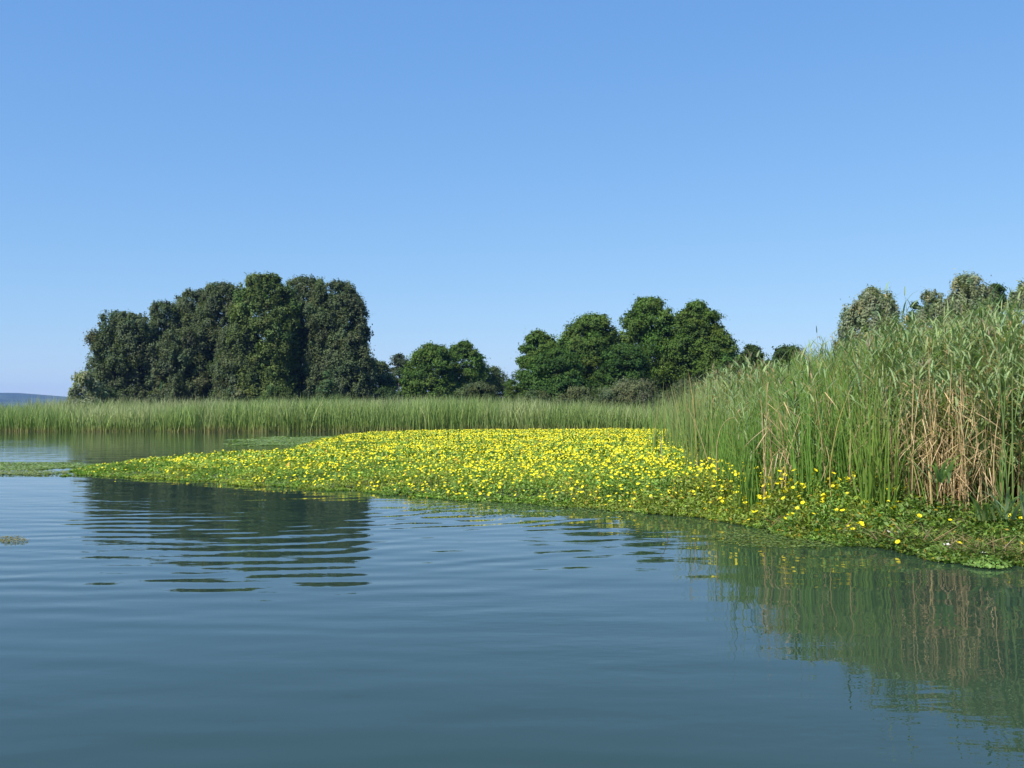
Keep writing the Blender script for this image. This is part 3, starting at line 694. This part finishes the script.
# tangled fringe at the right: flat water plants, brown litter, round leafy cushions
def cushion(px, d, r, h, n, label, colour, size=.035):
    u = R.normal(size=(n * 3, 2)) * r * .5; u = u[np.hypot(*u.T) < r * .8][:n]; n = len(u); hh = h * np.exp(-(u ** 2).sum(1) / (r * r * .35)) * R.uniform(.5, 1.1, n)
    P = np.c_[u, hh + .01]; nn = np.c_[u * 1.2 / r, np.ones(n) * .9] + R.normal(size=(n, 3)) * .45
    V, F, c = leaf_quads(P, nn, size * R.uniform(.6, 1.3, n), R, 1.3, vcol(colour, n, R, .2, .08))
    o = mk('leaf_cushion', V, F, M_mat, col=c); o.location = tuple(ground_at(px, d)); tag(o, label, 'water plant', 'cushions of leaves along the right fringe')
cushion(985, 10.15, .30, .09, 800, 'bright green cushion of round leaves nearest the camera at the right', (.14, .24, .05), .024)
cushion(935, 11.0, .30, .12, 500, 'green leaf cushion beside the white flowers', (.15, .25, .05))
cushion(1015, 10.9, .30, .22, 500, 'leaf cushion under the arching plant at the right edge', (.13, .21, .05))
cushion(900, 11.6, .32, .12, 500, 'small leaf cushion at the tip of the floating stalk', (.13, .22, .05))
cushion(960, 11.8, .4, .28, 600, 'brown green cushion at the foot of the tan canes', (.15, .16, .06))
def litter():
    n = 2600; px = R.uniform(770, 1060, n); f = R.random(n)
    d = np.interp(px, [770, 850, 900, 960, 1060], [13.2, 12.1, 11.4, 10.7, 10.1]) + (f ** 1.5) * 1.6 - .15
    B = np.stack([(px - 512) / 1000 * d, d, R.uniform(.01, .16, n)], 1)
    c = vcol((.26, .19, .10), n, R, .3, .08); gk = R.random(n) < .45; c[gk] = vcol((.16, .22, .06), gk.sum(), R, .2)
    V, F, cc = blades(B, R.uniform(0, 6.28, n), R.uniform(.08, .4, n), np.full(n, .011), R.uniform(.9, 1.6, n), R.uniform(0, .5, n), 3, R, c, c)
    V[:, 2] = np.maximum(V[:, 2], .006)
    tag(mk('reed_litter', V, F, M_reed, col=cc), 'brown and green litter of broken stems tangled along the right fringe', 'litter', kind='stuff')
litter()
# white blossoms among the fringe
def white(px, y, d, r, label):
    n = 7; parts = []
    for k in range(3 if r > .05 else 1):
        off = R.normal(size=3) * r * .5 * (k > 0); off[2] = abs(off[2]) * .5
        for j in range(6):
            a = 2 * PI * j / 6 + k; dd = np.array([math.cos(a), math.sin(a), .45]); q = np.array([-math.sin(a), math.cos(a), 0])
            V = np.array([off, off + dd * r * .6 + q * r * .3, off + dd * r, off + dd * r * .6 - q * r * .3])
            parts.append((V, np.array([[0, 1, 2, 3]]), np.tile([.78, .78, .72], (4, 1))))
    V, F, c = join(parts); o = mk('white_flower', V, F, M_white, col=c); o.location = tuple(at(px, y, d)); tag(o, label, 'flower', 'white blossoms in the right fringe')
white(893, 534, 11.75, .07, 'largest white blossom, above the tip of the floating stalk')
white(951, 549, 10.9, .065, 'white blossom right of the brown litter near the water')
white(947, 541, 11.1, .035, 'small white blossom just above the second largest one')
white(886, 537, 11.7, .03, 'tiny white blossom left of the largest one')
white(981, 553, 10.6, .04, 'white blossom above the bright round leaf cushion')
white(984, 572, 9.95, .03, 'tiny white blossom at the water side of the bright cushion')
white(899, 549, 11.3, .03, 'tiny white blossom at the tip of the floating stalk')

# thin floating patches on open water
def patch(name, px0, px1, y0, y1, n, size, colour, label, h=.02):
    px = R.uniform(px0, px1, n); y = R.uniform(y0, y1, n); cx, cy = (px0 + px1) / 2, (y0 + y1) / 2
    rr = np.hypot((px - cx) / (px1 - px0) * 2, (y - cy) / (y1 - y0) * 2)
    d = 1600 / (y - 408); X = (px - 512) / 1000 * d
    k = (rr + (fbm(X * 1.1, d * .6, 0, 91) - .5) * 1.5) < .95
    P = np.stack([X, d, R.uniform(.004, h, n)], 1)[k]; m = len(P)
    V, F, c = leaf_quads(P, np.array([0, 0, 1.]) + R.normal(size=(m, 3)) * .07, size * R.uniform(.6, 1.3, m), R, 1.5, vcol(colour, m, R, .18, .08))
    V[:, 2] = np.maximum(V[:, 2], .003)
    tag(mk(name, V, F, M_mat, col=c), label, 'water plants', kind='stuff')
patch('floating_weed', -60, 120, 462.5, 470, 4200, .08, (.20, .28, .11), 'thin band of floating weed at the left edge beyond the mat tip', .02)
patch('floating_weed', -70, 75, 471, 475.5, 2200, .06, (.22, .27, .12), 'thinner band of floating weed nearer the camera at the left edge', .04)
patch('floating_weed', 225, 430, 436.5, 446.5, 12000, .13, (.19, .27, .10), 'flat dull green weed lying between the mat and the far reeds', .02)
patch('floating_weed', 0, 32, 536.5, 543, 260, .025, (.22, .20, .09), 'small brownish weed patch floating alone on the open water')
patch('floating_weed', 400, 690, 497, 516, 2600, .04, (.15, .22, .06), 'loose leaves floating off the front rim of the mat', .03)
patch('floating_weed', 700, 900, 528, 548, 2600, .035, (.16, .22, .06), 'loose leaves floating along the mat before the near reeds', .03)

# ---------------------------------------------------------------- haze
M_haze = bpy.data.materials.new('haze'); M_haze.use_nodes = True
hn = M_haze.node_tree.nodes; hn.remove(hn['Principled BSDF'])
pv = hn.new('ShaderNodeVolumePrincipled'); pv.inputs['Density'].default_value = 0.00013; pv.inputs['Color'].default_value = (0.20, 0.42, 0.95, 1)
pv.inputs['Anisotropy'].default_value = 0.0
M_haze.node_tree.links.new(pv.outputs['Volume'], hn['Material Output'].inputs['Volume'])
x, y0, y1, z0, z1 = BIG + 30, -90, BIG + 30, -2.2, 75
V = np.array([(-x, y0, z0), (x, y0, z0), (x, y1, z0), (-x, y1, z0), (-x, y0, z1), (x, y0, z1), (x, y1, z1), (-x, y1, z1)], float)
F = np.array([(0, 3, 2, 1), (4, 5, 6, 7), (0, 1, 5, 4), (1, 2, 6, 5), (2, 3, 7, 6), (3, 0, 4, 7)])
tag(mk('haze', V, F, M_haze), kind='stuff')
print('verts', sum(len(m.vertices) for m in bpy.data.meshes))
